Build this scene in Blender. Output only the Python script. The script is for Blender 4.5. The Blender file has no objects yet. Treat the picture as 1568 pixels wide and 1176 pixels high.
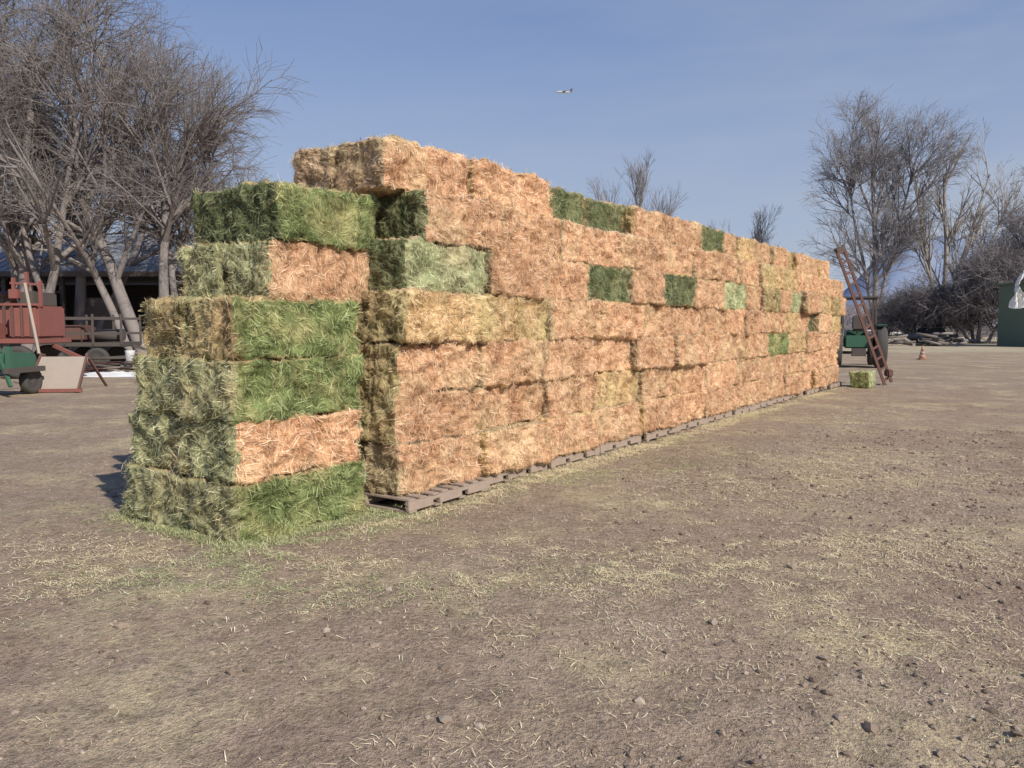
import bpy, bmesh, math, random
import numpy as np
from mathutils import Vector, Matrix, noise, Euler
random.seed(7); RNG=np.random.default_rng(7)
scene=bpy.context.scene
COL=scene.collection

# ------------------------------------------------------------------ helpers
def vnoise(x,y,seed=0):
    xi=np.floor(x).astype(np.int64); yi=np.floor(y).astype(np.int64)
    xf=x-xi; yf=y-yi
    def h(a,b):
        n=(a*374761393+b*668265263+seed*1442695041)&0xffffffff
        n=((n^(n>>13))*1274126177)&0xffffffff
        return ((n^(n>>16))&0xffff)/65535.0
    u=xf*xf*(3-2*xf); v=yf*yf*(3-2*yf)
    return (h(xi,yi)*(1-u)+h(xi+1,yi)*u)*(1-v)+(h(xi,yi+1)*(1-u)+h(xi+1,yi+1)*u)*v

def mesh_np(name,verts,faces,mats=(),midx=None,smooth=False,attr=None):
    me=bpy.data.meshes.new(name)
    verts=np.asarray(verts,dtype=np.float32); faces=np.asarray(faces,dtype=np.int32)
    k=faces.shape[1]
    me.vertices.add(len(verts)); me.vertices.foreach_set('co',verts.ravel())
    me.loops.add(faces.size); me.loops.foreach_set('vertex_index',faces.ravel())
    me.polygons.add(len(faces))
    me.polygons.foreach_set('loop_start',np.arange(0,faces.size,k,dtype=np.int32))
    me.polygons.foreach_set('loop_total',np.full(len(faces),k,dtype=np.int32))
    if midx is not None: me.polygons.foreach_set('material_index',np.asarray(midx,dtype=np.int32))
    me.polygons.foreach_set('use_smooth',np.full(len(faces),smooth,dtype=bool))
    if attr is not None:
        a=me.attributes.new('rnd','FLOAT','POINT'); a.data.foreach_set('value',np.asarray(attr,dtype=np.float32))
    me.update(calc_edges=True)
    for m in mats: me.materials.append(m)
    return me
def add_obj(name,me,parent=None,loc=None):
    o=bpy.data.objects.new(name,me); COL.objects.link(o)
    if parent: o.parent=parent
    if loc is not None: o.location=loc
    return o

def new_mat(name,rough=.9):
    m=bpy.data.materials.new(name); m.use_nodes=True
    nt=m.node_tree; b=nt.nodes['Principled BSDF']; b.inputs['Roughness'].default_value=rough
    b.inputs['Specular IOR Level'].default_value=.2
    return m,nt,b
def N(nt,t,**kw):
    n=nt.nodes.new(t)
    for k,v in kw.items(): setattr(n,k,v)
    return n
def ramp(nt,fac,stops):
    r=N(nt,'ShaderNodeValToRGB'); cr=r.color_ramp
    while len(cr.elements)<len(stops): cr.elements.new(.5)
    for e,(p,c) in zip(cr.elements,stops):
        e.position=p; e.color=(*c,1) if len(c)==3 else c
    nt.links.new(fac,r.inputs[0]); return r.outputs[0]
def mixc(nt,f,a,b,mode='MIX'):
    m=N(nt,'ShaderNodeMix',data_type='RGBA',blend_type=mode)
    for s,v in ((m.inputs[0],f),(m.inputs[6],a),(m.inputs[7],b)):
        if isinstance(v,(int,float)): s.default_value=v
        elif isinstance(v,tuple): s.default_value=(*v,1)
        else: nt.links.new(v,s)
    return m.outputs[2]
def math_(nt,op,a,b=None,clamp=False):
    m=N(nt,'ShaderNodeMath',operation=op,use_clamp=clamp)
    for s,v in zip(m.inputs,(a,b)):
        if v is None: continue
        if isinstance(v,(int,float)): s.default_value=v
        else: nt.links.new(v,s)
    return m.outputs[0]
def noi(nt,vec,scale,detail=4,rough=.55,mapscale=None):
    if mapscale:
        mp=N(nt,'ShaderNodeMapping'); mp.inputs['Scale'].default_value=mapscale
        nt.links.new(vec,mp.inputs[0]); vec=mp.outputs[0]
    n=N(nt,'ShaderNodeTexNoise'); n.inputs['Scale'].default_value=scale
    n.inputs['Detail'].default_value=detail; n.inputs['Roughness'].default_value=rough
    nt.links.new(vec,n.inputs['Vector']); return n.outputs[0]

def weathered(name,c,c2=None,scale=3,rough=.7,metal=0,bump=.2,amount=.6):
    m,nt,b=new_mat(name,rough)
    tc=N(nt,'ShaderNodeTexCoord').outputs['Object']
    c2=c2 or tuple(x*.5 for x in c)
    n1=noi(nt,tc,scale,4,.65); n2=noi(nt,tc,scale*9,2,.6)
    f=math_(nt,'MULTIPLY',math_(nt,'ADD',n1,n2),.5)
    f=math_(nt,'MULTIPLY',f,amount*1.6)
    cc=mixc(nt,f,c,c2); nt.links.new(cc,b.inputs['Base Color'])
    b.inputs['Metallic'].default_value=metal
    if bump>0:
        bp=N(nt,'ShaderNodeBump'); bp.inputs['Strength'].default_value=bump; bp.inputs['Distance'].default_value=.01
        nt.links.new(n2,bp.inputs['Height']); nt.links.new(bp.outputs[0],b.inputs['Normal'])
    return m

class B:
    """bmesh builder joining many primitives into one object"""
    def __init__(s): s.bm=bmesh.new(); s.mats=[]
    def mi(s,m):
        if m not in s.mats: s.mats.append(m)
        return s.mats.index(m)
    def box(s,c,size,m,rot=None,bev=.0,taper=None):
        r=bmesh.ops.create_cube(s.bm,size=1); vs=r['verts']
        M=Matrix.Translation(c)@((rot or Matrix.Identity(3)).to_4x4())
        for v in vs:
            co=Vector((v.co.x*size[0],v.co.y*size[1],v.co.z*size[2]))
            if taper and co.z>0: co.x*=taper[0]; co.y*=taper[1]
            v.co=M@co
        fs=set(f for v in vs for f in v.link_faces)
        if bev>0:
            es=list(set(e for v in vs for e in v.link_edges))
            g=bmesh.ops.bevel(s.bm,geom=es,offset=bev,segments=2,affect='EDGES')
            fs=set(f for v in g['verts'] for f in v.link_faces)|{f for f in fs if f.is_valid}
        k=s.mi(m)
        for f in fs: f.material_index=k
    def beam(s,p0,p1,w,h,m):
        p0=Vector(p0);p1=Vector(p1); d=p1-p0
        q=d.to_track_quat('X','Z').to_matrix()
        s.box((p0+p1)/2,(d.length,w,h),m,rot=q)
    def lathe(s,c,axis,prof,m,n=20):
        c=Vector(c); a=Vector(axis).normalized(); q=a.to_track_quat('Z','Y').to_matrix()
        rings=[]
        for (z,r) in prof:
            rings.append([s.bm.verts.new(c+q@Vector((r*math.cos(t*2*math.pi/n),r*math.sin(t*2*math.pi/n),z))) for t in range(n)])
        k=s.mi(m)
        for i in range(len(rings)-1):
            for t in range(n):
                f=s.bm.faces.new((rings[i][t],rings[i][(t+1)%n],rings[i+1][(t+1)%n],rings[i+1][t])); f.material_index=k; f.smooth=True
        for rg in (rings[0],rings[-1]):
            try: f=s.bm.faces.new(rg); f.material_index=k
            except: pass
    def cyl(s,p0,p1,r,m,r2=None,n=10):
        p0=Vector(p0);p1=Vector(p1); d=p1-p0
        s.lathe(p0,d,[(0,r),(d.length,r if r2 is None else r2)],m,n)
    def wheel(s,c,axis,r,w,mt,mh):
        s.lathe(c,axis,[(-w*.35,r*.55),(-w*.5,r*.7),(-w*.5,r*.9),(-w*.35,r),(w*.35,r),(w*.5,r*.9),(w*.5,r*.7),(w*.35,r*.55)],mt,24)
        s.lathe(c,axis,[(-w*.38,r*.15),(-w*.3,r*.54),(w*.3,r*.54),(w*.38,r*.15)],mh,16)
    def poly(s,pts,m):
        f=s.bm.faces.new([s.bm.verts.new(p) for p in pts]); f.material_index=s.mi(m)
    def done(s,name,parent=None,loc=(0,0,0),rz=0):
        bmesh.ops.recalc_face_normals(s.bm,faces=s.bm.faces)
        me=bpy.data.meshes.new(name); s.bm.to_mesh(me); s.bm.free()
        for m in s.mats: me.materials.append(m)
        o=add_obj(name,me,parent); o.location=loc; o.rotation_euler=(0,0,rz); return o

# ------------------------------------------------------------------ camera, light, sky
cam=bpy.data.cameras.new('camera'); co=bpy.data.objects.new('camera',cam); COL.objects.link(co)
cam.sensor_width=36; cam.lens=27.05; cam.clip_end=20000
co.location=(0,0,1.6); co.rotation_euler=(math.radians(90-4.27),0,0); scene.camera=co
tosun=Vector((.62*.8,-.785*.8,.6)).normalized()
sl=bpy.data.lights.new('sun','SUN'); sl.energy=5.0; sl.angle=math.radians(.53); sl.color=(1,.93,.82)
so=bpy.data.objects.new('sun',sl); COL.objects.link(so); so.rotation_euler=tosun.to_track_quat('Z','Y').to_euler(); so.location=(10,-15,20)
w=bpy.data.worlds.new('World'); scene.world=w; w.use_nodes=True; nt=w.node_tree
bg=nt.nodes['Background']; sky=N(nt,'ShaderNodeTexSky',sky_type='NISHITA')
sky.sun_disc=False; sky.sun_elevation=math.asin(tosun.z); sky.sun_rotation=math.atan2(tosun.x,tosun.y)
sky.altitude=1500; sky.air_density=1.0; sky.dust_density=.6; sky.ozone_density=3.0
tc=N(nt,'ShaderNodeTexCoord').outputs['Generated']
sx=N(nt,'ShaderNodeSeparateXYZ'); nt.links.new(tc,sx.inputs[0])
cn=noi(nt,tc,1.7,6,.55,(.8,1.2,4.2))
cf=math_(nt,'MULTIPLY',math_(nt,'SUBTRACT',cn,.45,True),2.0,True)
hz=math_(nt,'MULTIPLY',math_(nt,'SUBTRACT',.46,sx.outputs[2],True),2.2,True)   # aerial haze, thicker toward the horizon
side=math_(nt,'ADD',math_(nt,'MULTIPLY',sx.outputs[0],.9),.35,True)             # thin cirrus lies toward the east
cf=math_(nt,'MULTIPLY',cf,side)
hz=math_(nt,'ADD',hz,cf,True)
base=mixc(nt,.5,sky.outputs[0],(1.2,2.05,4.6))
skc=mixc(nt,hz,base,(3.45,3.95,4.85))
nt.links.new(skc,bg.inputs[0]); bg.inputs[1].default_value=.122
scene.view_settings.view_transform='Standard'; scene.view_settings.look='None'; scene.view_settings.exposure=0

# ------------------------------------------------------------------ ground
def gh(x,y):
    r=np.hypot(x,y)
    a=np.clip(1-r/60,0.15,1)
    z=(vnoise(x*.5,y*.5,1)-.5)*.05+(vnoise(x*1.7,y*1.7,2)-.5)*.036+(vnoise(x*5,y*5,3)-.5)*.024+(vnoise(x*12,y*12,4)-.5)*.017
    for (c0,c1) in ((2.35,.18),(.75,.18),(3.3,.02),(1.65,.02)):
        s_=x*math.sin(.60+c1)+y*math.cos(.60+c1); q_=x*math.cos(.60+c1)-y*math.sin(.60+c1)
        q_=q_+.25-c0+1.1+.12*np.sin(s_*.6)
        m_=np.exp(-(q_/.16)**4)
        tread=.5+.5*np.sign(np.sin(s_*30+np.abs(q_)*22))
        z=z+m_*(-.030+.022*tread)*np.clip(1-r/18,0,1)*np.clip(vnoise(x*.8,y*.8,55)*1.8-.1,0,1)
    return z*a-.01
n=860;a_=2.6;b_=7.8
t=np.linspace(-1,1,n); gx=1+a_*np.sinh(b_*t); gy=4.6+a_*np.sinh(b_*t)
X,Y=np.meshgrid(gx,gy); Z=gh(X,Y)
V=np.stack([X.ravel(),Y.ravel(),Z.ravel()],1)
i=np.arange(n-1); I,J=np.meshgrid(i,i); q=(J*n+I).ravel()
F=np.stack([q,q+1,q+n+1,q+n],1)
gm,nt,b=new_mat('dirt_ground',.95)
pos=N(nt,'ShaderNodeNewGeometry').outputs['Position']
big=noi(nt,pos,.35,3,.6); med=noi(nt,pos,1.6,4,.65); fine=noi(nt,pos,30,4,.75); fine2=noi(nt,pos,150,1,.7); mott=noi(nt,pos,6,4,.7)
c=ramp(nt,big,[(.3,(.275,.198,.145)),(.5,(.335,.255,.19)),(.7,(.39,.31,.235))])
c=mixc(nt,ramp(nt,med,[(.35,(0,0,0)),(.65,(1,1,1))]),c,(.30,.225,.165))
sp=noi(nt,pos,.8,6,.7); spf=ramp(nt,sp,[(.49,(0,0,0)),(.65,(.75,.75,.75))])
c=mixc(nt,spf,c,(.50,.42,.26))
c=mixc(nt,.7,c,ramp(nt,mott,[(.32,(.68,.67,.66)),(.5,(.98,.98,.98)),(.7,(1.22,1.22,1.2))]),'MULTIPLY')
c=mixc(nt,.85,c,ramp(nt,fine,[(.3,(.40,.40,.40)),(.44,(.95,.95,.95)),(.72,(1.5,1.48,1.45))]),'MULTIPLY')
c=mixc(nt,.6,c,ramp(nt,fine2,[(.3,(.45,.45,.45)),(.5,(1,1,1)),(.72,(1.55,1.55,1.55))]),'MULTIPLY')
sx=N(nt,'ShaderNodeSeparateXYZ'); nt.links.new(pos,sx.inputs[0])
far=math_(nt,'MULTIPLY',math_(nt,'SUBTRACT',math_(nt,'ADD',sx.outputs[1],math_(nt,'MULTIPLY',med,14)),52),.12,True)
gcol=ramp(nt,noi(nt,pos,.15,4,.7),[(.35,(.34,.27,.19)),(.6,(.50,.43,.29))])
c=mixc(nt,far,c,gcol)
nt.links.new(c,b.inputs['Base Color'])
hgt=math_(nt,'ADD',fine,math_(nt,'MULTIPLY',mott,.6))
bp=N(nt,'ShaderNodeBump'); bp.inputs['Strength'].default_value=1.; bp.inputs['Distance'].default_value=.03
nt.links.new(hgt,bp.inputs['Height']); nt.links.new(bp.outputs[0],b.inputs['Normal'])
add_obj('ground',mesh_np('ground',V,F,[gm],smooth=True))

# ------------------------------------------------------------------ blades helper
def blades(P,Nn,T,L,W,h_mid,h_end):
    S=np.cross(Nn,T); S/=np.linalg.norm(S,axis=1)[:,None]+1e-9
    w_=S*W[:,None]*.5; hl=T*L[:,None]*.5
    a=P-hl+Nn*h_end[:,None]; m=P+Nn*h_mid[:,None]+S*(L*RNG.normal(0,.06,len(L)))[:,None]; c=P+hl+Nn*RNG.permutation(h_end)[:,None]
    V=np.stack([a-w_,a+w_,m-w_,m+w_,c-w_*.4,c+w_*.4],1).reshape(-1,3)
    k=np.arange(len(P))*6
    F=np.stack([np.stack([k,k+1,k+3,k+2],1),np.stack([k+2,k+3,k+5,k+4],1)],1).reshape(-1,4)
    return V,F

# ------------------------------------------------------------------ hay materials
def N_comb(nt,v):
    c=N(nt,'ShaderNodeCombineColor')
    for k in range(3): nt.links.new(v,c.inputs[k])
    return c.outputs[0]
def hay_mat(name,c1,c2,c3,alt,altamt=.5,var=.18):
    m,nt,b=new_mat(name,.85)
    at=N(nt,'ShaderNodeAttribute',attribute_name='rnd').outputs['Fac']
    tc=N(nt,'ShaderNodeTexCoord').outputs['Object']
    geo=N(nt,'ShaderNodeNewGeometry').outputs['Position']
    fib=noi(nt,tc,1,2,.7,(60,50,30))
    low=noi(nt,geo,4.5,3,.65)
    v=math_(nt,'ADD',at,math_(nt,'MULTIPLY',math_(nt,'SUBTRACT',fib,.5),.7))
    v=math_(nt,'ADD',v,math_(nt,'MULTIPLY',math_(nt,'SUBTRACT',low,.5),1.2))
    c=ramp(nt,v,[(.0,c1),(.5,c2),(1.,c3)])
    al=noi(nt,geo,1.5,4,.7)
    af=math_(nt,'MULTIPLY',ramp(nt,al,[(.46,(0,0,0)),(.66,(1,1,1))]),altamt)
    ca=mixc(nt,1.0,mixc(nt,v,(.5,.5,.5),(1.35,1.35,1.35)),alt,'MULTIPLY')
    c=mixc(nt,af,c,ca)
    oi=N(nt,'ShaderNodeObjectInfo').outputs['Random']
    rr=math_(nt,'ADD',math_(nt,'MULTIPLY',oi,var),1-var*.5)
    c=mixc(nt,1.0,c,N_comb(nt,rr),'MULTIPLY')
    nt.links.new(c,b.inputs['Base Color'])
    return m
TAN=hay_mat('hay_sunbleached',(.27,.125,.06),(.67,.40,.23),(.97,.80,.58),(.74,.57,.34),.6)
TANG=hay_mat('hay_tan_yellow',(.26,.145,.06),(.67,.46,.24),(.97,.83,.57),(.58,.52,.24),.6)
GRN=hay_mat('hay_green',(.045,.06,.02),(.20,.25,.09),(.55,.58,.30),(.50,.44,.21),.8)
GRND=hay_mat('hay_green_dark',(.03,.040,.02),(.155,.18,.08),(.42,.44,.24),(.36,.31,.17),.6)
GRNP=hay_mat('hay_green_pale',(.11,.12,.055),(.45,.48,.25),(.82,.83,.56),(.72,.60,.38),.6)
OLV=hay_mat('hay_olive',(.10,.075,.035),(.43,.35,.165),(.80,.71,.43),(.56,.38,.21),.8)
GGR=hay_mat('hay_grey_green',(.08,.082,.04),(.37,.37,.19),(.76,.74,.48),(.56,.47,.26),.8)
BRN=hay_mat('hay_brown',(.14,.09,.05),(.54,.38,.23),(.86,.69,.49),(.46,.41,.22),.5)

# ------------------------------------------------------------------ bale mesh variants (unit: L along x 1.2, W along y .6, H .445)
def bale_mesh(seed,L=1.2,W=.60,H=.445):
    rs=random.Random(seed); rng=np.random.default_rng(seed)
    bm=bmesh.new(); bmesh.ops.create_cube(bm,size=1)
    bmesh.ops.subdivide_edges(bm,edges=bm.edges[:],cuts=30,use_grid_fill=True)
    hx,hy,hz=L/2+.002,W/2-.006,H/2+.001; r=.032
    xs_=[-.42+.21*k+rs.uniform(-.07,.07) for k in range(5)]
    cre=[(x_,rs.uniform(.010,.022),rs.uniform(.025,.065),rs.uniform(-.3,.3),rs.uniform(-.2,.2),rs.uniform(.12,.35)) for x_ in xs_]
    cre+=[(rs.uniform(-hx,hx),rs.uniform(.02,.05),rs.uniform(-.03,.03),rs.uniform(-.4,.4),rs.uniform(-.2,.2),.1) for _ in range(6)]
    off=Vector((seed*7.3,seed*3.1,0))
    for v in bm.verts:
        p=Vector((v.co.x*2*hx,v.co.y*2*hy,v.co.z*2*hz))
        inner=Vector((max(-hx+r,min(hx-r,p.x)),max(-hy+r,min(hy-r,p.y)),max(-hz+r,min(hz-r,p.z))))
        d=p-inner; nrm=d.normalized() if d.length>1e-6 else Vector((0,0,1))
        p=inner+nrm*r if d.length>1e-6 else p
        k=noise.noise(p*3.5+off)*.036+noise.noise(p*9+off)*.038+noise.noise(p*24+off)*.022
        if abs(nrm.y)>.3 or abs(nrm.z)>.8:
            for (cx,ww,dd,sl_,zc,zw) in cre:
                k-=dd*math.exp(-((p.x-cx-sl_*p.z)/ww)**2)*math.exp(-((p.z-zc)/zw)**2)
        if abs(nrm.x)>.5 or abs(nrm.z)>.5:
            for yy in (-.17,0,.17): k-=.014*math.exp(-((p.y-yy)/.012)**2)
        v.co=p+nrm*k
    bm.normal_update()
    Vb=np.array([v.co[:] for v in bm.verts]); 
    Fb=[];mb=[];ctr=[];nm=[];ar=[]
    for f in bm.faces:
        Fb.append([v.index for v in f.verts])
        c_=f.calc_center_median(); n_=f.normal
        ax=(abs(c_.x)/ (L/2),abs(c_.y)/(W/2),abs(c_.z)/(H/2)); k=ax.index(max(ax))
        mb.append({0:1,1:0,2:2}[k]); ctr.append(c_[:]); nm.append(n_[:]); ar.append(f.calc_area()*(.2 if k==2 else 1.))
    bm.free()
    Fb=np.array(Fb);mb=np.array(mb);ctr=np.array(ctr);nm=np.array(nm);ar=np.array(ar)
    NB=7600
    idx=rng.choice(len(Fb),NB,p=ar/ar.sum())
    P=ctr[idx]+rng.normal(0,.010,(NB,3)); Nn=nm[idx]; Nn/=np.linalg.norm(Nn,axis=1)[:,None]
    fld=np.array([[noise.noise(Vector(p)*6+off),noise.noise(Vector(p)*6+off+Vector((9,9,9))),noise.noise(Vector(p)*6+off+Vector((31,3,7)))] for p in P])
    R=rng.normal(0,.6,(NB,3))+fld*3.5
    T=R-Nn*(R*Nn).sum(1)[:,None]; T/=np.linalg.norm(T,axis=1)[:,None]+1e-9
    Lb=.02+.11*rng.random(NB)**1.4; Wb=rng.uniform(.0013,.0042,NB)
    hm=rng.uniform(.0,.016,NB); he=np.where(rng.random(NB)<.2,rng.uniform(.005,.04,NB),rng.uniform(-.012,.008,NB))
    P=P-Nn*.002
    V2,F2=blades(P,Nn,T,Lb,Wb,hm,he)
    V=np.vstack([Vb,V2]); F=np.vstack([Fb,F2+len(Vb)])
    mi=np.concatenate([mb,np.repeat(mb[idx],2)])
    at=np.concatenate([np.full(len(Vb),.28),np.repeat(rng.uniform(.12,1.05,NB),6)])
    return mesh_np('bale_%d'%seed,V,F,[TAN,TAN,TAN],mi,False,at)
BM=[bale_mesh(s) for s in range(1,10)]
ang=math.atan2(.822,.569)
U=Vector((math.cos(ang),math.sin(ang),0)); VV=Vector((-math.sin(ang),math.cos(ang),0))
stack=bpy.data.objects.new('hay_bale_stack',None); COL.objects.link(stack)
cnt=[0]
def bale(u0,u1,v0,v1,z0,side,end,top=None,H=.445,jit=1.0,parent=stack,name=None,rz=0):
    me=random.choice(BM); cnt[0]+=1
    o=bpy.data.objects.new(name or 'bale_%03d'%cnt[0],me); COL.objects.link(o)
    if parent: o.parent=parent
    uc=(u0+u1)/2+random.gauss(0,.014)*jit; vc=(v0+v1)/2+random.gauss(0,.024)*jit
    p=U*uc+VV*vc; o.location=(p.x,p.y,z0+H/2)
    fl=random.choice((0,math.pi)); fx=random.choice((0,math.pi))
    o.rotation_euler=(fx+random.gauss(0,.020)*jit,random.gauss(0,.014)*jit,ang+rz+fl+random.gauss(0,.016)*jit)
    o.scale=((u1-u0)/1.2,(v1-v0)/.6,H/.445*random.uniform(.98,1.03))
    for s,m in zip(o.material_slots,(side,end,top or end)):
        s.link='OBJECT'; s.material=m
    return o

# --- main block
Z0=.125;H=.445
LAY=[
 (4.83,21.65,4.50,[(4.83,6.0,TAN)],BRN),
 (4.82,21.75,4.51,[],OLV),
 (4.84,21.95,4.49,[(15.3,16.9,GRN)],OLV),
 (4.83,22.1,4.50,[(4.83,6.05,TANG),(6.05,7.2,TANG),(7.2,8.4,TAN),(18.6,19.2,GRND)],OLV),
 (4.93,22.25,4.48,[(4.93,6.14,GRNP),(8.10,9.24,GRND),(10.15,11.45,GRND),(12.75,14.0,GRNP),(14.9,16.1,OLV),(16.9,17.9,GRNP),(19.3,20.6,TANG),(20.9,21.6,OLV)],GRND),
 (5.20,22.3,4.50,[(5.20,6.4,TAN)],GRND),
 (4.89,21.0,4.68,[(4.89,6.05,TAN),(7.55,8.60,GRND),(8.62,9.65,GRND),(12.1,13.2,GRND),(14.0,14.9,TANG),(17.0,17.8,OLV)],BRN),
]
for li,(ua,ub,va,sp,endm) in enumerate(LAY):
    z=Z0+li*H
    segs=[];u=ua
    sp=sorted(sp)
    def fill(a,b_):
        if b_-a<.3: return
        k=max(1,round((b_-a)/1.2)); cuts=[a+(b_-a)*q_/k+(random.uniform(-.14,.14) if 0<q_<k else 0) for q_ in range(k+1)]
        for q_ in range(k): segs.append((cuts[q_],cuts[q_+1],None))
    for (s0,s1,m_) in sp:
        fill(u,s0)
        if segs and s0-segs[-1][1]>.02: segs[-1]=(segs[-1][0],s0,segs[-1][2])
        segs.append((s0,s1,m_)); u=s1
    fill(u,ub)
    nrow=4 if li<6 else 2
    for si,(s0,s1,m_) in enumerate(segs):
        side=m_ or random.choices([TAN,TANG],[.93,.07])[0]
        pr=random.choice((0,0,.015,.04,-.035))
        if li==6 and m_ is GRND and s0<9: pr=.16
        bale(s0,s1,va+pr,va+pr+.6,z,side,endm if si==0 else random.choice((BRN,TANG)),random.choice((BRN,TANG)),H)
    for r_ in range(1,nrow):
        k=round((ub-ua)/1.2); st=(ub-ua)/k
        for q_ in range(k):
            inner=(li<5 and 0<r_<nrow-1 and 0<q_<k-1)
            if inner: continue      # solid core is a single mesh below
            bale(ua+q_*st,ua+(q_+1)*st,va+.6*r_+.03,va+.6*r_+.61,z,random.choice((OLV,GGR,TANG)),endm if q_==0 else BRN,random.choice((BRN,OLV)),H)
cb=B(); cb.box((0,0,1.25),(14.2,1.1,2.1),BRN,bev=.05)
p=U*13.3+VV*5.7; cb.done('stack_core',parent=stack,loc=(p.x,p.y,.12),rz=ang)
# --- annex block at the near end (stands on the ground)
AH=.455
ann=[
 (3.40,4.72,4.78,6.32,GRN,GGR),
 (3.43,4.70,4.83,6.27,TAN,GGR),
 (3.40,4.70,4.80,6.18,GRN,GGR),
 (3.46,4.72,4.84,6.10,GRN,OLV)]
for li,(u0,u1,v0,v1,s,e) in enumerate(ann):
    vm=(v0+v1)/2; o=bale(u0,u1,v0,vm,li*AH-.01,s,e,OLV,AH,.9); bale(u0+.01,u1,vm,v1,li*AH-.01,GGR,e,OLV,AH,.9)
for li,(u0,u1,v0,v1,s,e) in enumerate([(3.83,4.92,4.94,5.95,TAN,GGR),(3.93,5.0,4.90,6.0,GRN,GRND)]):
    vm=(v0+v1)/2; z=(4+li)*AH-.01
    bale(u0,u1,v0,vm,z,s,e,OLV,AH,.8); bale(u0-.03,u1,vm,v1,z,GGR,e,OLV,AH,.8)
o=bale(21.75,22.6,3.75,4.22,0,GRNP,GRN,GRNP,.40,1,parent=None,name='hay_bale')

# ------------------------------------------------------------------ pallets
WOOD=weathered('pallet_wood',(.46,.37,.30),(.22,.165,.13),6,.85,bump=.5)
for k in range(14):
    bb=B(); rs=random.Random(k)
    Lp,Wp=1.18,1.05
    for yy in (-Wp/2+.02,0,Wp/2-.02):
        for xx in (-.42,0,.42): bb.box((xx,yy,.062),(.33,.04,.085),WOOD,bev=.004)
        bb.box((0,yy,.086),(Lp,.036,.034),WOOD,bev=.003)
    for q_ in range(8):
        bb.box((-Lp/2+.05+q_*(Lp-.1)/7+rs.uniform(-.012,.012),rs.uniform(-.012,.012),.1135),(.09,Wp+rs.uniform(-.02,.02),.017),WOOD,bev=.003)
    for q_ in range(4):
        bb.box((-Lp/2+.06+q_*(Lp-.12)/3,0,.011),(.10,Wp,.016),WOOD,bev=.003)
    u=4.80+Lp/2+k*1.235; v=(4.43 if k==0 else 4.52)+Wp/2+random.uniform(-.05,.04)
    p=U*u+VV*v
    bb.done('wooden_pallet',loc=(p.x,p.y,0.0),rz=ang+random.uniform(-.035,.035))
for k in range(14):
    bb=B()
    for yy in (-.5,0,.5): bb.box((0,yy,.062),(1.18,.04,.085),WOOD)
    for q_ in range(8): bb.box((-.54+q_*1.08/7,0,.1135),(.09,1.05,.017),WOOD)
    u=4.80+.59+k*1.235; p=U*u+VV*6.25
    bb.done('wooden_pallet',loc=(p.x,p.y,0.0),rz=ang)

# ------------------------------------------------------------------ litter (straw on ground)
def litter(name,blobs,nbl,mat,noise_seed,bgr=.0,area=(-7,16,2.2,22),up=1.,lmax=.065,thr=.44):
    ws=np.array([b_[5] for b_ in blobs]); ws=ws/ws.sum()
    ch=RNG.choice(len(blobs),nbl,p=ws); bb_=np.array(blobs)[ch]
    g=RNG.normal(0,1,(nbl,2))*bb_[:,2:4]
    cr,sr=np.cos(bb_[:,4]),np.sin(bb_[:,4])
    x=bb_[:,0]+g[:,0]*cr-g[:,1]*sr; y=bb_[:,1]+g[:,0]*sr+g[:,1]*cr
    nb=int(nbl*bgr)
    x=np.concatenate([x,RNG.uniform(area[0],area[1],nb)]); y=np.concatenate([y,area[2]+(area[3]-area[2])*RNG.random(nb)**1.6])
    mk=vnoise(x*1.1,y*1.1,noise_seed)*.4+vnoise(x*3.5,y*3.5,noise_seed+1)*.3+vnoise(x*10,y*10,noise_seed+2)*.3
    keep=RNG.random(len(x))<np.clip((mk-thr)*6,0.05,1)
    x=x[keep];y=y[keep];m=len(x)
    P=np.stack([x,y,gh(x,y)+.005],1)
    Nn=np.stack([RNG.normal(0,.2,m),RNG.normal(0,.2,m),np.ones(m)],1); Nn/=np.linalg.norm(Nn,axis=1)[:,None]
    th=RNG.uniform(0,2*math.pi,m); T=np.stack([np.cos(th),np.sin(th),np.zeros(m)],1); T-=Nn*(T*Nn).sum(1)[:,None]
    V,F=blades(P,Nn,T,.008+(lmax-.008)*RNG.random(m)**1.3,RNG.uniform(.0013,.0038,m),RNG.uniform(0,.006,m)*up,RNG.uniform(-.002,.007,m)*up)
    return add_obj(name,mesh_np(name,V,F,[mat],None,False,np.repeat(RNG.uniform(.1,1,m),6)))
def simple_attr(name,c1,c2,c3):
    m,nt,b=new_mat(name,.8); at=N(nt,'ShaderNodeAttribute',attribute_name='rnd').outputs['Fac']
    nt.links.new(ramp(nt,at,[(0,c1),(.5,c2),(1,c3)]),b.inputs['Base Color']); return m
STRAW=simple_attr('loose_straw',(.42,.31,.17),(.72,.60,.37),(.90,.82,.58))
GSTRAW=simple_attr('loose_green_hay',(.15,.17,.07),(.40,.43,.21),(.68,.65,.39))
pf=lambda u,v:(U*u+VV*v)
blobs=[(.75,5.2,.8,.35,.1,3.2),(1.6,5.5,.7,.3,.1,1.2),(3.6,8.2,2.0,.8,.4,3.4),(2.4,4.4,1.4,.45,.1,1.6),(-2.2,4.9,.9,.4,-.3,1.8),(.9,6.6,1.2,.4,.5,1.3),(-.6,5.0,1.4,.6,0,.7),(6,9.,2.5,.9,.3,2.8),(-3,4,1.4,.6,0,.6),(3.8,5.6,1.5,.5,.1,1.6),(5.5,13,2.5,.8,.8,1.8),(-4.5,5.5,1.5,.5,-.2,.6)]
litter('straw_litter',blobs,150000,STRAW,20,bgr=.75)
gb=[]
for u in np.arange(3.2,21,1.2):
    p=pf(u,4.30); gb.append((p.x,p.y,.6,.18,ang,.4))
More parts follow.
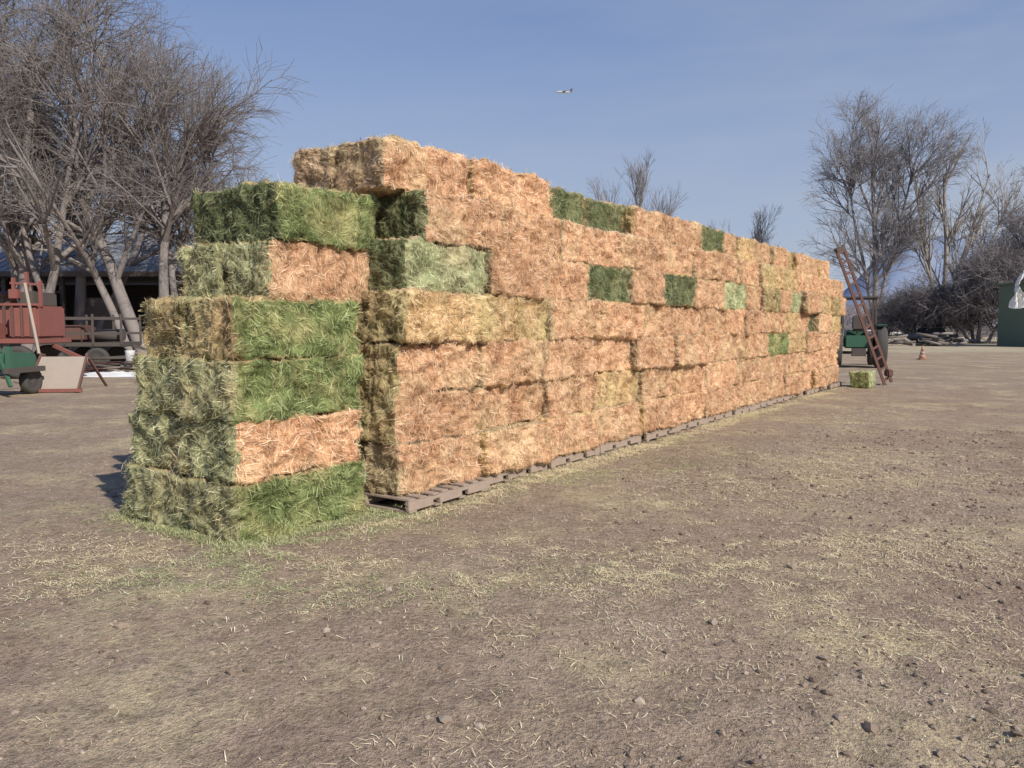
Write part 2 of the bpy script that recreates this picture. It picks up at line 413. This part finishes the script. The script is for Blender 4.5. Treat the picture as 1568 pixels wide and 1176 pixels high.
p=pf(3.3,5.5); gb.append((p.x,p.y,.22,.85,ang,1.8))
p=pf(4.0,4.65); gb.append((p.x,p.y,.55,.16,ang,1.9))
gb+=[(1.3,8.4,.9,.25,.5,1.5),(-2.0,4.8,.6,.22,-.2,1.3),(2.6,9.6,.9,.25,.6,.8),(.9,4.9,.8,.3,0,.6),(-.5,4.6,.5,.3,0,.35)]
litter('green_hay_litter',gb,66000,GSTRAW,30,bgr=.15)
tb=[]
for u in np.arange(4.8,21,1.0):
    p=pf(u,4.35); tb.append((p.x,p.y,.5,.11,ang,1.))
litter('hay_crumbs',tb,42000,STRAW,40,up=3,lmax=.09,thr=.36)
tb=[]
p=pf(4.05,4.74); tb.append((p.x,p.y,.5,.06,ang,1.)); p=pf(3.36,5.55); tb.append((p.x,p.y,.05,.55,ang,.9)); p=pf(4.76,4.6); tb.append((p.x,p.y,.07,.2,ang,.5))
litter('spilled_green_hay',tb,9000,GSTRAW,44,up=5,lmax=.10,thr=.3)

# ------------------------------------------------------------------ gravel
def rocks(name,n_,smin,smax,area,mat,pw=3.,clump=True,pts=None):
    bm=bmesh.new(); bmesh.ops.create_icosphere(bm,subdivisions=1,radius=1)
    bv=np.array([v.co[:] for v in bm.verts]); bf=np.array([[v.index for v in f.verts] for f in bm.faces]); bm.free()
    if pts is not None:
        x=np.array([p_[0] for p_ in pts]); y=np.array([p_[1] for p_ in pts])
    else:
        x=RNG.uniform(area[0],area[1],n_); y=area[2]+(area[3]-area[2])*RNG.random(n_)**1.5
    if clump:
        mk=vnoise(x*.9,y*.9,61)*.5+vnoise(x*3,y*3,62)*.3+np.clip((x-1)*.12,0,.35)
        k=RNG.random(n_)<np.clip((mk-.30)*2.5,.03,1); x=x[k];y=y[k]
    uu=x*U.x+y*U.y; vv_=x*VV.x+y*VV.y; k=~((uu>3.3)&(vv_>4.35)&(vv_<7.2)&(uu<22.5)); x=x[k];y=y[k]
    m=len(x); s=smin+(smax-smin)*RNG.random(m)**pw
    sc=s[:,None]*RNG.uniform(.6,1.2,(m,3)); sc[:,2]*=.65
    th=RNG.uniform(0,6.28,m); vv=bv[None]*(1+RNG.normal(0,.16,(m,12,1)))*sc[:,None,:]
    X_=vv[...,0]*np.cos(th)[:,None]-vv[...,1]*np.sin(th)[:,None]; Y_=vv[...,0]*np.sin(th)[:,None]+vv[...,1]*np.cos(th)[:,None]
    V=np.stack([X_+x[:,None],Y_+y[:,None],vv[...,2]+(gh(x,y)+s*.15)[:,None]],2).reshape(-1,3)
    F=(bf[None]+(np.arange(m)*12)[:,None,None]).reshape(-1,3)
    return add_obj(name,mesh_np(name,V,F,[mat],None,False,np.repeat(RNG.random(m),12)))
STONE=simple_attr('gravel_stone',(.20,.15,.11),(.31,.245,.19),(.43,.36,.29))
CLOD=simple_attr('dirt_clod',(.14,.105,.08),(.23,.175,.13),(.33,.26,.20))
rocks('gravel',44000,.003,.016,(-5,9,2.2,12),STONE)
rocks('dirt_clods',7500,.008,.030,(-4,8,2.4,12),CLOD,2.2,True)
rocks('field_stones',0,.024,.036,None,STONE,1,False,pts=[(-.75,4.6),(-.98,3.95),(-.32,3.52),(-.13,2.95),(1.1,4.1),(2.5,3.5),(1.9,5.1),(-1.9,3.6),(.55,3.2),(1.45,3.0),(3.0,4.7)])

# ------------------------------------------------------------------ trees
def tree(name,base,seed,stems,counts,lens,rads,mat,wob=.09,trop=(.02,.05,.04,.02,-.02),minr=.006,droop=0.,spread=(25,50)):
    rs=random.Random(seed); S=[]
    def rv(): return Vector((rs.gauss(0,1),rs.gauss(0,1),rs.gauss(0,1)))
    def grow(p,d,L,r,lv):
        ns=(8,6,4,3,2)[min(lv,4)]; sl_=L/ns; pts=[(p.copy(),d.copy(),r)]
        for k in range(ns):
            d=(d+rv()*wob*(1+.2*lv)*.6+Vector((0,0,1))*(trop[min(lv,4)]-droop*(k/ns)*(lv>2))).normalized()
            r1=max(minr,r*(1-.62*(k+1)/ns)) if lv else r*(1-.7*(k+1)/ns)
            p1=p+d*sl_; S.append((p,p1,max(minr,pts[-1][2]),r1)); p=p1; pts.append((p,d.copy(),r1))
        if lv>=len(counts): return
        for c_ in range(counts[lv]):
            t_=rs.uniform(.25 if lv==0 else .12,1.0); k=min(ns-1,int(t_*ns)); fr=t_*ns-k
            q_=pts[k][0].lerp(pts[k+1][0],fr); dd=pts[k][1]
            ax=dd.cross(rv()).normalized(); a=math.radians(rs.uniform(*spread))
            nd=(Matrix.Rotation(a,3,ax)@dd).normalized()
            grow(q_,nd,lens[lv]*rs.uniform(.6,1.25)*(1.2-.55*t_),min(pts[k][2]*.75,rads[lv]),lv+1)
    for (bx,by,d,L,r) in stems:
        grow(Vector((base[0]+bx,base[1]+by,-.1)),Vector(d).normalized(),L,r,0)
    A=np.array([[*s[0],*s[1]] for s in S]); R=np.array([[s[2],s[3]] for s in S])
    p0,p1=A[:,:3],A[:,3:]; d=p1-p0; d/=np.linalg.norm(d,axis=1)[:,None]
    ref=np.where(np.abs(d[:,2:3])>.9,np.array([[1.,0,0]]),np.array([[0,0,1.]]))
    e1=np.cross(d,ref); e1/=np.linalg.norm(e1,axis=1)[:,None]; e2=np.cross(d,e1)
    out=[];tot=0;FF=[]
    bigm=R[:,0]>.04
    for sel,K in ((bigm,7),(~bigm,3)):
        if not sel.any(): continue
        vs=[]
        for (pp,rr) in ((p0[sel]-d[sel]*R[sel][:,:1]*.3,R[sel][:,0]),(p1[sel],R[sel][:,1])):
            for q_ in range(K):
                a=q_*2*math.pi/K; vs.append(pp+(e1[sel]*math.cos(a)+e2[sel]*math.sin(a))*rr[:,None])
        V=np.stack(vs,1).reshape(-1,3); kk=(np.arange(sel.sum())*2*K)[:,None]+tot
        FF.append(np.concatenate([np.concatenate([kk+q_,kk+(q_+1)%K,kk+K+(q_+1)%K,kk+K+q_],1) for q_ in range(K)],0))
        out.append(V); tot+=len(V)
    return add_obj(name,mesh_np(name,np.vstack(out),np.vstack(FF),[mat],None,True))
BARK=weathered('bark_willow_hazed',(.28,.245,.225),(.19,.17,.165),2,.95,bump=0)  # haze veil baked into this and the other bark colours as a lighter tone
BARK2=weathered('bark_far_hazed',(.29,.265,.265),(.22,.205,.215),2,.95,bump=0)  # paler and greyer still: distance haze painted into the base colour
BARK3=weathered('bark_pale',(.38,.345,.315),(.28,.255,.24),2,.95,bump=0)
BARKD=weathered('bark_dense',(.24,.215,.215),(.18,.165,.17),2,.95,bump=0)
wl=(6.2,3.6,2.1,1.3); wr=(.15,.06,.024,.010)
tree('willow_tree',(-22.0,35,0),11,[(0,0,(.10,0,1),15,.34),(.5,.3,(-.30,.1,1),14,.28),(.3,0,(.42,-.1,1),11.5,.25)],(8,7,6,7),wl,wr,BARK,droop=.13,minr=.0065)
tree('willow_tree',(-16.6,35,0),12,[(0,0,(-.28,0,1),13.5,.32),(.6,0,(.10,.1,1),12.0,.28),(-.5,0,(-.6,.1,1),10.5,.22)],(8,7,6,7),wl,wr,BARK,droop=.13,minr=.0065)
tree('willow_tree',(-15.6,36,0),13,[(0,0,(.25,0,1),9.0,.24),(.3,0,(-.12,.2,1),9.4,.22)],(7,6,6,6),(3.9,2.4,1.5,1.0),wr,BARK,droop=.10,minr=.0065)
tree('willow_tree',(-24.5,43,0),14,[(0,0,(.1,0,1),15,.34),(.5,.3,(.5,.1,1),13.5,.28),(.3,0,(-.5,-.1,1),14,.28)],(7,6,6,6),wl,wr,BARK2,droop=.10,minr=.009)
tree('willow_tree',(-27.5,36,0),15,[(0,0,(.22,0,1),17,.36),(.5,.3,(-.1,.1,1),17,.3)],(8,7,6,6),wl,wr,BARK,droop=.13,minr=.0075)
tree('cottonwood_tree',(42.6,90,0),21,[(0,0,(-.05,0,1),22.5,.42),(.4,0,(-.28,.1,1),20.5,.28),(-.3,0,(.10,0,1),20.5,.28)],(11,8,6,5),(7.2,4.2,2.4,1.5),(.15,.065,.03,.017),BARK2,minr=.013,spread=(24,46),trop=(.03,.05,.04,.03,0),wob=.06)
tree('cottonwood_tree',(50.0,90,0),22,[(0,0,(.02,0,1),19,.42),(0,0,(-.20,.1,1),20,.28),(.3,0,(.18,0,1),20,.28),(.3,0,(.34,0,1),17,.25)],(8,5,4,2),(6,3.6,1.8,1.0),(.14,.07,.035,.02),BARK3,minr=.018,spread=(18,40),trop=(.04,.08,.06,.05,0),wob=.07)
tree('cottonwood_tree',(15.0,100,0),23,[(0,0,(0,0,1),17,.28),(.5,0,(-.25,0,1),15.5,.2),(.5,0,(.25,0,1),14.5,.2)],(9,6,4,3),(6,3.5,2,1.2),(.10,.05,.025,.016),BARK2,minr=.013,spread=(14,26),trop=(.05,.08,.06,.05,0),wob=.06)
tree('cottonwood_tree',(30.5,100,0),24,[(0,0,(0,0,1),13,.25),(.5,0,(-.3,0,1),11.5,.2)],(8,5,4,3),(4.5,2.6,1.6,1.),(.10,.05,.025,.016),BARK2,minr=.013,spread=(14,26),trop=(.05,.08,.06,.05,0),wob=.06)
for k,(x_,y_,h_) in enumerate([(49.0,70,11.5),(44.8,74,6.5),(52.5,74,15),(41.4,78,3.8)]):
    tree('willow_thicket',(x_,y_,0),40+k,[(0,0,(0,0,1),h_*.85,.22),(.8,0,(.45,.1,1),h_*.75,.18),(-.8,0,(-.45,.1,1),h_*.75,.18),(0,.8,(.1,.5,1),h_*.8,.18)],(9,7,6,6),(h_*.38,2.8,1.7,1.1),(.09,.045,.024,.013),BARKD,minr=.012,droop=.05,spread=(25,60))

def distant(name,segs,mat,seed):
    rng=np.random.default_rng(seed); P=[];T=[];L=[];Wd=[]
    for (x0,x1,y0,h_,nn) in segs:
        x=rng.uniform(x0,x1,nn); hh=h_*(.35+.85*vnoise(x*.12,x*0,seed)); z=rng.random(nn)**.8*hh
        P.append(np.stack([x,y0+rng.normal(0,3,nn),z],1)); t_=np.stack([rng.normal(0,.6,nn),rng.normal(0,.3,nn),np.abs(rng.normal(.7,.4,nn))],1)
        T.append(t_/np.linalg.norm(t_,axis=1)[:,None]); L.append(rng.uniform(.8,2.4,nn)); Wd.append(rng.uniform(.03,.09,nn))
    P=np.vstack(P);T=np.vstack(T);L=np.concatenate(L);Wd=np.concatenate(Wd)
    Nn=np.tile([[0.,-1,0]],(len(P),1))+rng.normal(0,.3,(len(P),3)); Nn-=T*(Nn*T).sum(1)[:,None]; Nn/=np.linalg.norm(Nn,axis=1)[:,None]
    V,F=blades(P,Nn,T,L,Wd,np.zeros(len(P)),np.zeros(len(P)))
    return add_obj(name,mesh_np(name,V,F,[mat],None,False))
HAZE=weathered('distant_brush_hazed',(.27,.25,.27),(.19,.18,.205),1,1,bump=0)  # twig colour with aerial haze mixed in, no haze volume
distant('distant_trees',[(40,95,125,5.0,12000),(-110,-10,75,6,16000),(-10,40,150,7,6000),(95,190,150,8,9000)],HAZE,5)

# ------------------------------------------------------------------ mountains
nx,ny=260,26
mx=np.linspace(700,5200,nx); my=np.linspace(2600,4200,ny); MX,MY=np.meshgrid(mx,my)
ridge=np.sin(np.linspace(0,math.pi,ny))[:,None]
env=np.clip((MX/MY-.34)/.20,0,1); env=env*env*(3-2*env)
hgt_=(vnoise(MX/700,MY/900,70)*.55+vnoise(MX/260,MY/300,71)*.28+vnoise(MX/80,MY/100,72)*.17)
MZ=ridge*env*(250+240*hgt_)-10
V=np.stack([MX.ravel(),MY.ravel(),MZ.ravel()],1); I,J=np.meshgrid(np.arange(nx-1),np.arange(ny-1)); q=(J*nx+I).ravel()
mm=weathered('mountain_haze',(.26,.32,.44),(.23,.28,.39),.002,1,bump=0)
add_obj('mountains',mesh_np('mountains',V,np.stack([q,q+1,q+nx+1,q+nx],1),[mm],smooth=True))

# ------------------------------------------------------------------ painted / metal mats
RED=weathered('red_paint',(.34,.11,.09),(.18,.085,.07),3,.7,amount=.8)
GREENP=weathered('green_paint',(.06,.18,.10),(.05,.10,.07),4,.6,amount=.8)
DGREEN=weathered('green_sheet_metal',(.14,.18,.12),(.10,.13,.10),2,.6)
YEL=weathered('yellow_paint',(.50,.38,.10),(.3,.24,.08),4,.6)
BLACK=weathered('rubber',(.05,.05,.05),(.10,.09,.08),8,.9)
DARK=weathered('dark_steel',(.075,.068,.065),(.12,.095,.08),5,.7)
RUST=weathered('rusty_steel',(.17,.085,.07),(.11,.07,.06),8,.85)
PLATE=weathered('worn_plate',(.42,.35,.29),(.28,.23,.19),3,.8)
ROOF=weathered('roof_metal',(.36,.39,.43),(.26,.275,.30),.8,.8)
WALLB=weathered('weathered_boards',(.21,.175,.155),(.12,.105,.10),2,.9)
WHITE=weathered('white_paint',(.75,.75,.74),(.55,.54,.52),3,.6,amount=.3)
GREY=weathered('aircraft_grey',(.45,.46,.48),(.30,.31,.34),1,.5,amount=.4,bump=0)
GLASS=weathered('dark_glass',(.03,.035,.04),(.05,.05,.06),2,.1)
ORANGE=weathered('orange_plastic',(.50,.27,.18),(.36,.22,.15),4,.6)

# tractor ------------------------------------------------------------
b_=B()
b_.box((0,.9,1.15),(.75,1.9,.62),GREENP,bev=.08); b_.box((0,1.87,1.1),(.62,.06,.5),DARK)
b_.box((0,-.55,1.0),(1.0,1.2,.5),GREENP,bev=.05)
b_.box((0,-.55,2.72),(1.35,1.4,.10),DARK,bev=.04)
for sx_ in (-.6,.6):
    for sy_ in (-1.15,.05): b_.beam((sx_,sy_,1.2),(sx_*.95,sy_,2.7),.06,.06,DARK)
b_.box((0,-.75,1.45),(.5,.5,.1),DARK,bev=.04); b_.box((0,-1.0,1.75),(.5,.1,.55),DARK,bev=.04)
b_.beam((0,-.1,1.3),(0,-.3,1.75),.05,.05,DARK); b_.lathe((0,-.33,1.75),(0,-.4,1),[(0,.2),(.03,.2)],DARK,16)
for sx_ in (-1,1):
    b_.wheel((sx_*.8,-.75,.8),(1,0,0),.8,.42,BLACK,YEL)
    b_.wheel((sx_*.7,1.5,.45),(1,0,0),.45,.28,BLACK,YEL)
    b_.box((sx_*.78,-.75,1.66),(.4,1.1,.06),GREENP,bev=.02)
b_.cyl((.2,1.2,1.4),(.2,1.2,2.2),.04,DARK); b_.box((0,1.5,.5),(1.3,.12,.12),DARK); b_.box((0,-1.3,.6),(.5,.4,.3),DARK)
b_.done('tractor',loc=(13.95,31.2,0),rz=-.35)

# hay elevator / ladder conveyor ------------------------------------
b_=B(); p0=Vector((10.45,21.3,.0)); p1=Vector((8.98,21.35,3.80)); d=(p1-p0); sd=Vector((.72,.60,.28)).normalized()*.19
for s_ in (-1,1): b_.beam(p0+sd*s_,p1+sd*s_,.05,.07,RUST)
for k in range(13):
    q_=p0+d*(k+.5)/13; b_.beam(q_-sd,q_+sd,.045,.045,RUST)
b_.box(p0+d*.07+Vector((.10,0,.05)),(.16,.26,.2),RUST,bev=.03); b_.beam(p0+d*.98-sd*1.2,p0+d*.98+sd*1.2,.08,.08,DARK)
b_.done('hay_elevator')

b_=B(); b_.box((0,0,.02),(.4,.4,.04),ORANGE,bev=.01); b_.lathe((0,0,.04),(0,0,1),[(0,.16),(.2,.12)],ORANGE); b_.lathe((0,0,.04),(0,0,1),[(.2,.12),(.36,.085)],PLATE); b_.lathe((0,0,.04),(0,0,1),[(.36,.085),(.62,.03)],ORANGE)
b_.done('traffic_cone',loc=(20.0,37.5,0))

def car(name,loc,rz,m,pickup=False):
    b_=B(); b_.box((0,0,.65),(4.4,1.75,.6),m,bev=.12)
    if pickup: b_.box((.5,0,1.2),(1.6,1.6,.6),GLASS,bev=.1,taper=(.75,.88)); b_.box((.5,0,1.51),(1.2,1.4,.06),m,bev=.02); b_.box((-1.4,.82,1.05),(1.5,.08,.3),m); b_.box((-1.4,-.82,1.05),(1.5,.08,.3),m)
    else: b_.box((-.2,0,1.2),(2.5,1.55,.55),GLASS,bev=.1,taper=(.72,.88)); b_.box((-.2,0,1.49),(1.7,1.35,.05),m,bev=.02)
    for x_ in (-1.4,1.4):
        for y_ in (-.85,.85): b_.wheel((x_,y_,.34),(0,1,0),.34,.22,BLACK,DARK)
    b_.box((2.2,0,.5),(.1,1.7,.2),DARK,bev=.02); b_.box((-2.2,0,.5),(.1,1.7,.2),DARK,bev=.02)
    return b_.done(name,loc=loc,rz=rz)
car('parked_car',(41.5,76,0),.15,weathered('blue_grey_paint',(.13,.15,.19),(.10,.11,.13),2,.4))
car('pickup_truck',(53,110,0),.1,WHITE,True)
for (x_,y_,s_) in ((36,64,1.0),(31,66,.8),(27.5,60,.6)):
    b_=B()
    for k in range(40):
        a=random.uniform(-.5,.5); th=random.uniform(-.6,.6); cx,cy,cz=random.gauss(0,1.5)*s_,random.gauss(0,.6)*s_,abs(random.gauss(0,.35))*s_+.08; L_=random.uniform(.8,2.)*s_
        dv=Vector((math.cos(th),math.sin(th),a*.5)).normalized()*L_/2; c_=Vector((cx,cy,cz+abs(dv.z)))
        b_.cyl(c_-dv,c_+dv,random.uniform(.04,.14)*s_,random.choice((BARKD,WALLB,DARK,BARK)),n=7)
    b_.done('log_pile',loc=(x_,y_,0))

b_=B()
b_.box((43.6,62,2.5),(5.0,5,5.0),DGREEN)
for k in range(17): b_.box((41.15+.3*k,59.47,2.5),(.05,.05,5.0),DGREEN)
b_.box((43.6,62,5.08),(5.4,5.4,.14),DGREEN)
b_.box((41.15,59.4,2.5),(.14,.14,5.1),DARK)
b_.box((41.9,59.42,1.1),(.9,.06,2.1),WALLB); b_.box((41.9,59.40,2.2),(1.1,.08,.1),DARK)
b_.done('green_shed',loc=(-.5,0,0))
b_=B(); bm_=b_.bm; nx_,nz_=12,22; gr=[[bm_.verts.new((37.9+.14*i_*(.45+.5*math.sin(j_*.27+.9))+.04*j_ ,58.9+.26*math.sin(i_*1.3+j_*.5),3.0+3.0*j_/nz_+.06*math.sin(i_*1.7))) for i_ in range(nx_)] for j_ in range(nz_)]
for j_ in range(nz_-1):
    for i_ in range(nx_-1): f=bm_.faces.new((gr[j_][i_],gr[j_][i_+1],gr[j_+1][i_+1],gr[j_+1][i_])); f.smooth=True
b_.mi(WHITE); b_.cyl((39.8,58.95,0),(39.8,58.95,6.1),.05,DARK)
b_.done('white_tarp')

# airplane -----------------------------------------------------------
b_=B()
b_.lathe((-11,0,0),(1,0,0),[(0,.15),(.8,.7),(2.5,1.15),(5,1.35),(14,1.35),(18,.9),(21.5,.25)],GREY,18)
for s_ in (-1,1):
    b_.poly([(-3.2,s_*1,.9),(.2,s_*1,.9),(-.9,s_*13,1.3),(-2.4,s_*13,1.3)],GREY); b_.poly([(-3.2,s_*1,.72),(.2,s_*1,.72),(-.9,s_*13,1.2),(-2.4,s_*13,1.2)],DARK)
    b_.lathe((-4.6,s_*4.2,.4),(1,0,0),[(0,.15),(.5,.55),(3.2,.55),(4.4,.2)],DARK,12)
    b_.poly([(8,s_*.2,.5),(10.2,s_*.2,.5),(10.2,s_*4.4,.7),(9,s_*4.4,.7)],GREY)
b_.poly([(6.6,.06,1.),(10,.06,.7),(11.2,.06,4.6),(9.3,.06,4.6)],DARK); b_.poly([(6.6,-.06,1.),(10,-.06,.7),(11.2,-.06,4.6),(9.3,-.06,4.6)],DARK)
o=b_.done('airplane',loc=(65,980,292)); o.rotation_euler=(math.radians(14),math.radians(-4),math.radians(20))

# ------------------------------------------------------------------ left yard
b_=B()
b_.box((-22,56,2.3),(26,.2,4.6),WALLB)
for x_ in np.arange(-35,-8.9,3.25): b_.box((x_,43.5,2.35),(.22,.22,4.7),WALLB)
b_.box((-35,50,2.3),(.15,12.6,4.6),WALLB); b_.box((-9,50,2.3),(.15,12.6,4.6),WALLB)
for k in range(5): b_.box((-33.4+k*5.2,43.4,1.6),(2.6,.08,3.2),WALLB)
for x_ in (-35,-9): b_.poly([(x_,43.5,4.6),(x_,56,4.6),(x_,49.8,7.2)],WALLB)
ta=math.atan2(2.75,6.6)
for s_ in (-1,1):
    R_=Matrix.Rotation(-s_*ta,3,'X'); cy=49.8+s_*3.5
    b_.box((-22,cy,5.95),(27,7.35,.08),ROOF,rot=R_)
    for k in range(54): b_.box(Vector((-35.3+k*.5,cy,5.95))+R_@Vector((0,0,.05)),(.05,7.3,.05),ROOF,rot=R_)
b_.box((-22,42.85,4.5),(27,.08,.28),WALLB)
b_.done('open_shed')
b_=B(); b_.box((-31,40,1.6),(12,4,3.2),WALLB); b_.box((-31,40,3.3),(12.6,4.6,.12),RUST,rot=Matrix.Rotation(.08,3,'X'))
for k in range(30): b_.box((-36.8+k*.4,37.97,1.6),(.05,.04,3.2),DARK)
b_.box((-27.5,37.95,1.2),(2.0,.05,2.3),DARK)
b_.done('board_shed')
# red hay wagon
b_=B()
b_.box((0,0,1.15),(3.6,1.9,.16),RED,bev=.02)
b_.box((1.25,0,1.75),(.9,1.6,1.0),RED,bev=.05); b_.box((1.35,-.1,2.45),(.6,1.1,.45),DARK,bev=.04)
for k in range(3): b_.box((.95+k*.28,-.83,1.75),(.06,.06,.95),RUST)
b_.box((1.0,-.84,2.28),(1.5,.07,.07),RED); b_.box((-.8,.85,1.7),(2.4,.06,.9),RED)
for k in range(5): b_.box((-1.9+k*.55,.8,1.75),(.07,.07,1.2),RUST)
for xx,hh in ((.9,.9),(1.3,1.1),(1.7,.8)): b_.box((xx,-.6,2.3+hh*.4),(.09,.09,hh),RED)
b_.beam((.8,-.6,2.95),(1.8,-.6,2.9),.07,.07,RED); b_.beam((-1.8,-.7,1.2),(.9,-.7,2.4),.06,.06,RUST)
b_.box((1.0,-.75,2.6),(.28,.2,.3),RED,bev=.02); b_.box((1.5,-.72,2.5),(.2,.2,.4),DARK,bev=.02)
b_.box((.1,-.7,1.45),(.9,.4,.5),RED,bev=.04); b_.cyl((-.9,-.7,1.4),(-.3,-.7,1.4),.22,DARK,n=14)
for x_ in (-1.1,1.1):
    for y_ in (-.85,.85): b_.wheel((x_,y_,.5),(0,1,0),.5,.28,BLACK,RUST)
b_.beam((1.7,0,1.0),(3.0,-.4,.5),.1,.1,RED); b_.box((0,0,.55),(3.2,.1,.12),DARK)
b_.done('red_hay_wagon',loc=(-16.4,24.6,0),rz=.05)
b_=B(); b_.box((0,0,.45),(1.15,1.0,.05),PLATE,rot=Matrix.Rotation(math.radians(52),3,'X'),bev=.01)
for s_ in (-.6,.6): b_.beam((s_,-.4,.02),(s_*.9,.35,.92),.05,.07,RUST)
b_.beam((-.7,-.4,.06),(.7,-.4,.06),.06,.08,RED); b_.beam((-.62,.36,.92),(-1.15,.9,2.7),.06,.06,PLATE); b_.beam((.5,.36,.9),(.62,1.2,.05),.05,.05,RUST); b_.beam((-.5,.36,.9),(-.62,1.2,.05),.05,.05,RUST)
b_.done('loading_ramp',loc=(-11.15,18.9,0),rz=.1)
# green implement (seed drill)
b_=B()
b_.box((-.2,0,.78),(2.2,1.1,.40),GREENP,bev=.05); b_.box((-.5,0,1.12),(1.5,.8,.32),GREENP,bev=.04,taper=(.9,.6))
b_.box((.55,-.56,.86),(.36,.03,.2),WHITE,bev=.005); b_.box((.1,-.57,.72),(.22,.03,.12),WHITE,bev=.005)
b_.box((.98,0,.6),(.12,1.3,.12),DARK); b_.box((-1.4,0,.6),(.12,1.3,.12),DARK)
for k in range(7): b_.cyl((-1.1+k*.3,-.5,.62),(-1.05+k*.3,-.72,.12),.035,DARK,n=8); b_.lathe((-1.05+k*.3,-.75,.16),(1,0,.1),[(-.01,.15),(.01,.15)],RUST,14)
b_.beam((.7,-.5,1.0),(1.05,-.62,.25),.07,.07,GREENP); b_.box((.98,-.55,.85),(.1,.1,.6),GREENP)
for x_ in (-1.3,.8): b_.wheel((x_,.45,.32),(1,0,0),.32,.2,BLACK,DARK)
b_.beam((-.2,.5,1.0),(-.2,1.6,.5),.08,.08,DARK)
b_.done('green_farm_implement',loc=(-12.3,17.9,0),rz=-.03)
# low farm trailer
b_=B(); b_.box((0,0,.95),(3.0,1.9,.16),DARK,bev=.02)
for y_ in (-.92,.92):
    for z_ in (1.35,1.9): b_.box((0,y_,z_),(3.0,.04,.09),DARK)
    for k in range(4): b_.box((-1.45+k*.967,y_*1.04,1.5),(.07,.05,1.1),DARK)
b_.box((-.6,0,1.35),(1.2,1.2,.6),RUST,bev=.08); b_.cyl((.3,-.3,1.25),(1.3,-.3,1.3),.22,DARK,n=12)
for x_ in (-.6,.6):
    for y_ in (-.95,.95): b_.wheel((x_,y_,.42),(0,1,0),.42,.22,BLACK,DARK)
b_.beam((1.5,0,.9),(2.7,0,.5),.1,.1,DARK)
b_.done('farm_trailer',loc=(-15.6,28.5,0),rz=.12)
b_=B()
for k in range(26):
    x_=random.uniform(-1.5,1.5); a=random.uniform(-.3,.3); z_=random.uniform(.05,.5)
    b_.cyl((x_-1.0,random.uniform(-.5,.5),z_),(x_+1.0,random.uniform(-.5,.5),z_+a*.8),random.uniform(.02,.05),random.choice((RUST,DARK,WALLB,PLATE)),n=7)
b_.done('scrap_pile',loc=(-13.6,27,0))
b_=B(); b_.lathe((0,0,0),(0,0,1),[(0,.13),(.34,.16),(.36,.17),(.36,.15)],WHITE); b_.done('white_bucket',loc=(-13.1,26.4,.42))
b_=B(); b_.lathe((0,0,0),(0,0,1),[(0,.45),(1.0,.45),(1.15,.35),(1.25,.15),(1.3,.12)],WHITE,24)
for z_ in (.25,.5,.75): b_.lathe((0,0,z_),(0,0,1),[(-.02,.45),(-.01,.47),(.01,.47),(.02,.45)],WHITE,24)
for xx,yy in ((-.35,-.3),(.35,-.3),(-.35,.3),(.35,.3)): b_.box((xx,yy,-1.3),(.1,.1,2.6),DARK)
b_.box((0,0,-.05),(1.0,1.0,.08),DARK)
b_.done('white_water_tank',loc=(-16.5,40.5,2.55))
g_=30; xs=np.linspace(-1,1,g_); XX,YY=np.meshgrid(xs*1.0,xs*1.0); m_=np.clip(1-(XX**2+YY**2)**1.0,0,1)
ZZ=m_**.5*(.05+.09*vnoise(XX*4+9,YY*4+9,90))-.02
V=np.stack([(XX*1.25+.15*vnoise(YY*3,XX*3,91)).ravel(),(YY*.9).ravel(),ZZ.ravel()],1); I,J=np.meshgrid(np.arange(g_-1),np.arange(g_-1)); q=(J*g_+I).ravel()
add_obj('snow_patch',mesh_np('snow_patch',V,np.stack([q,q+1,q+g_+1,q+g_],1),[WHITE],smooth=True),loc=(-13.4,25.6,.0))
b_=B()
for k in range(30):
    b_.box((44+k*3,96+k*.2,.7),(.14,.14,1.4),WALLB)
    if k<29:
        for z_ in (.5,.95,1.3): b_.beam((44+k*3,95.9+k*.2,z_),(47+k*3,96.1+k*.2,z_),.05,.1,WALLB)
b_.done('rail_fence')
print('objects',len(bpy.data.objects))
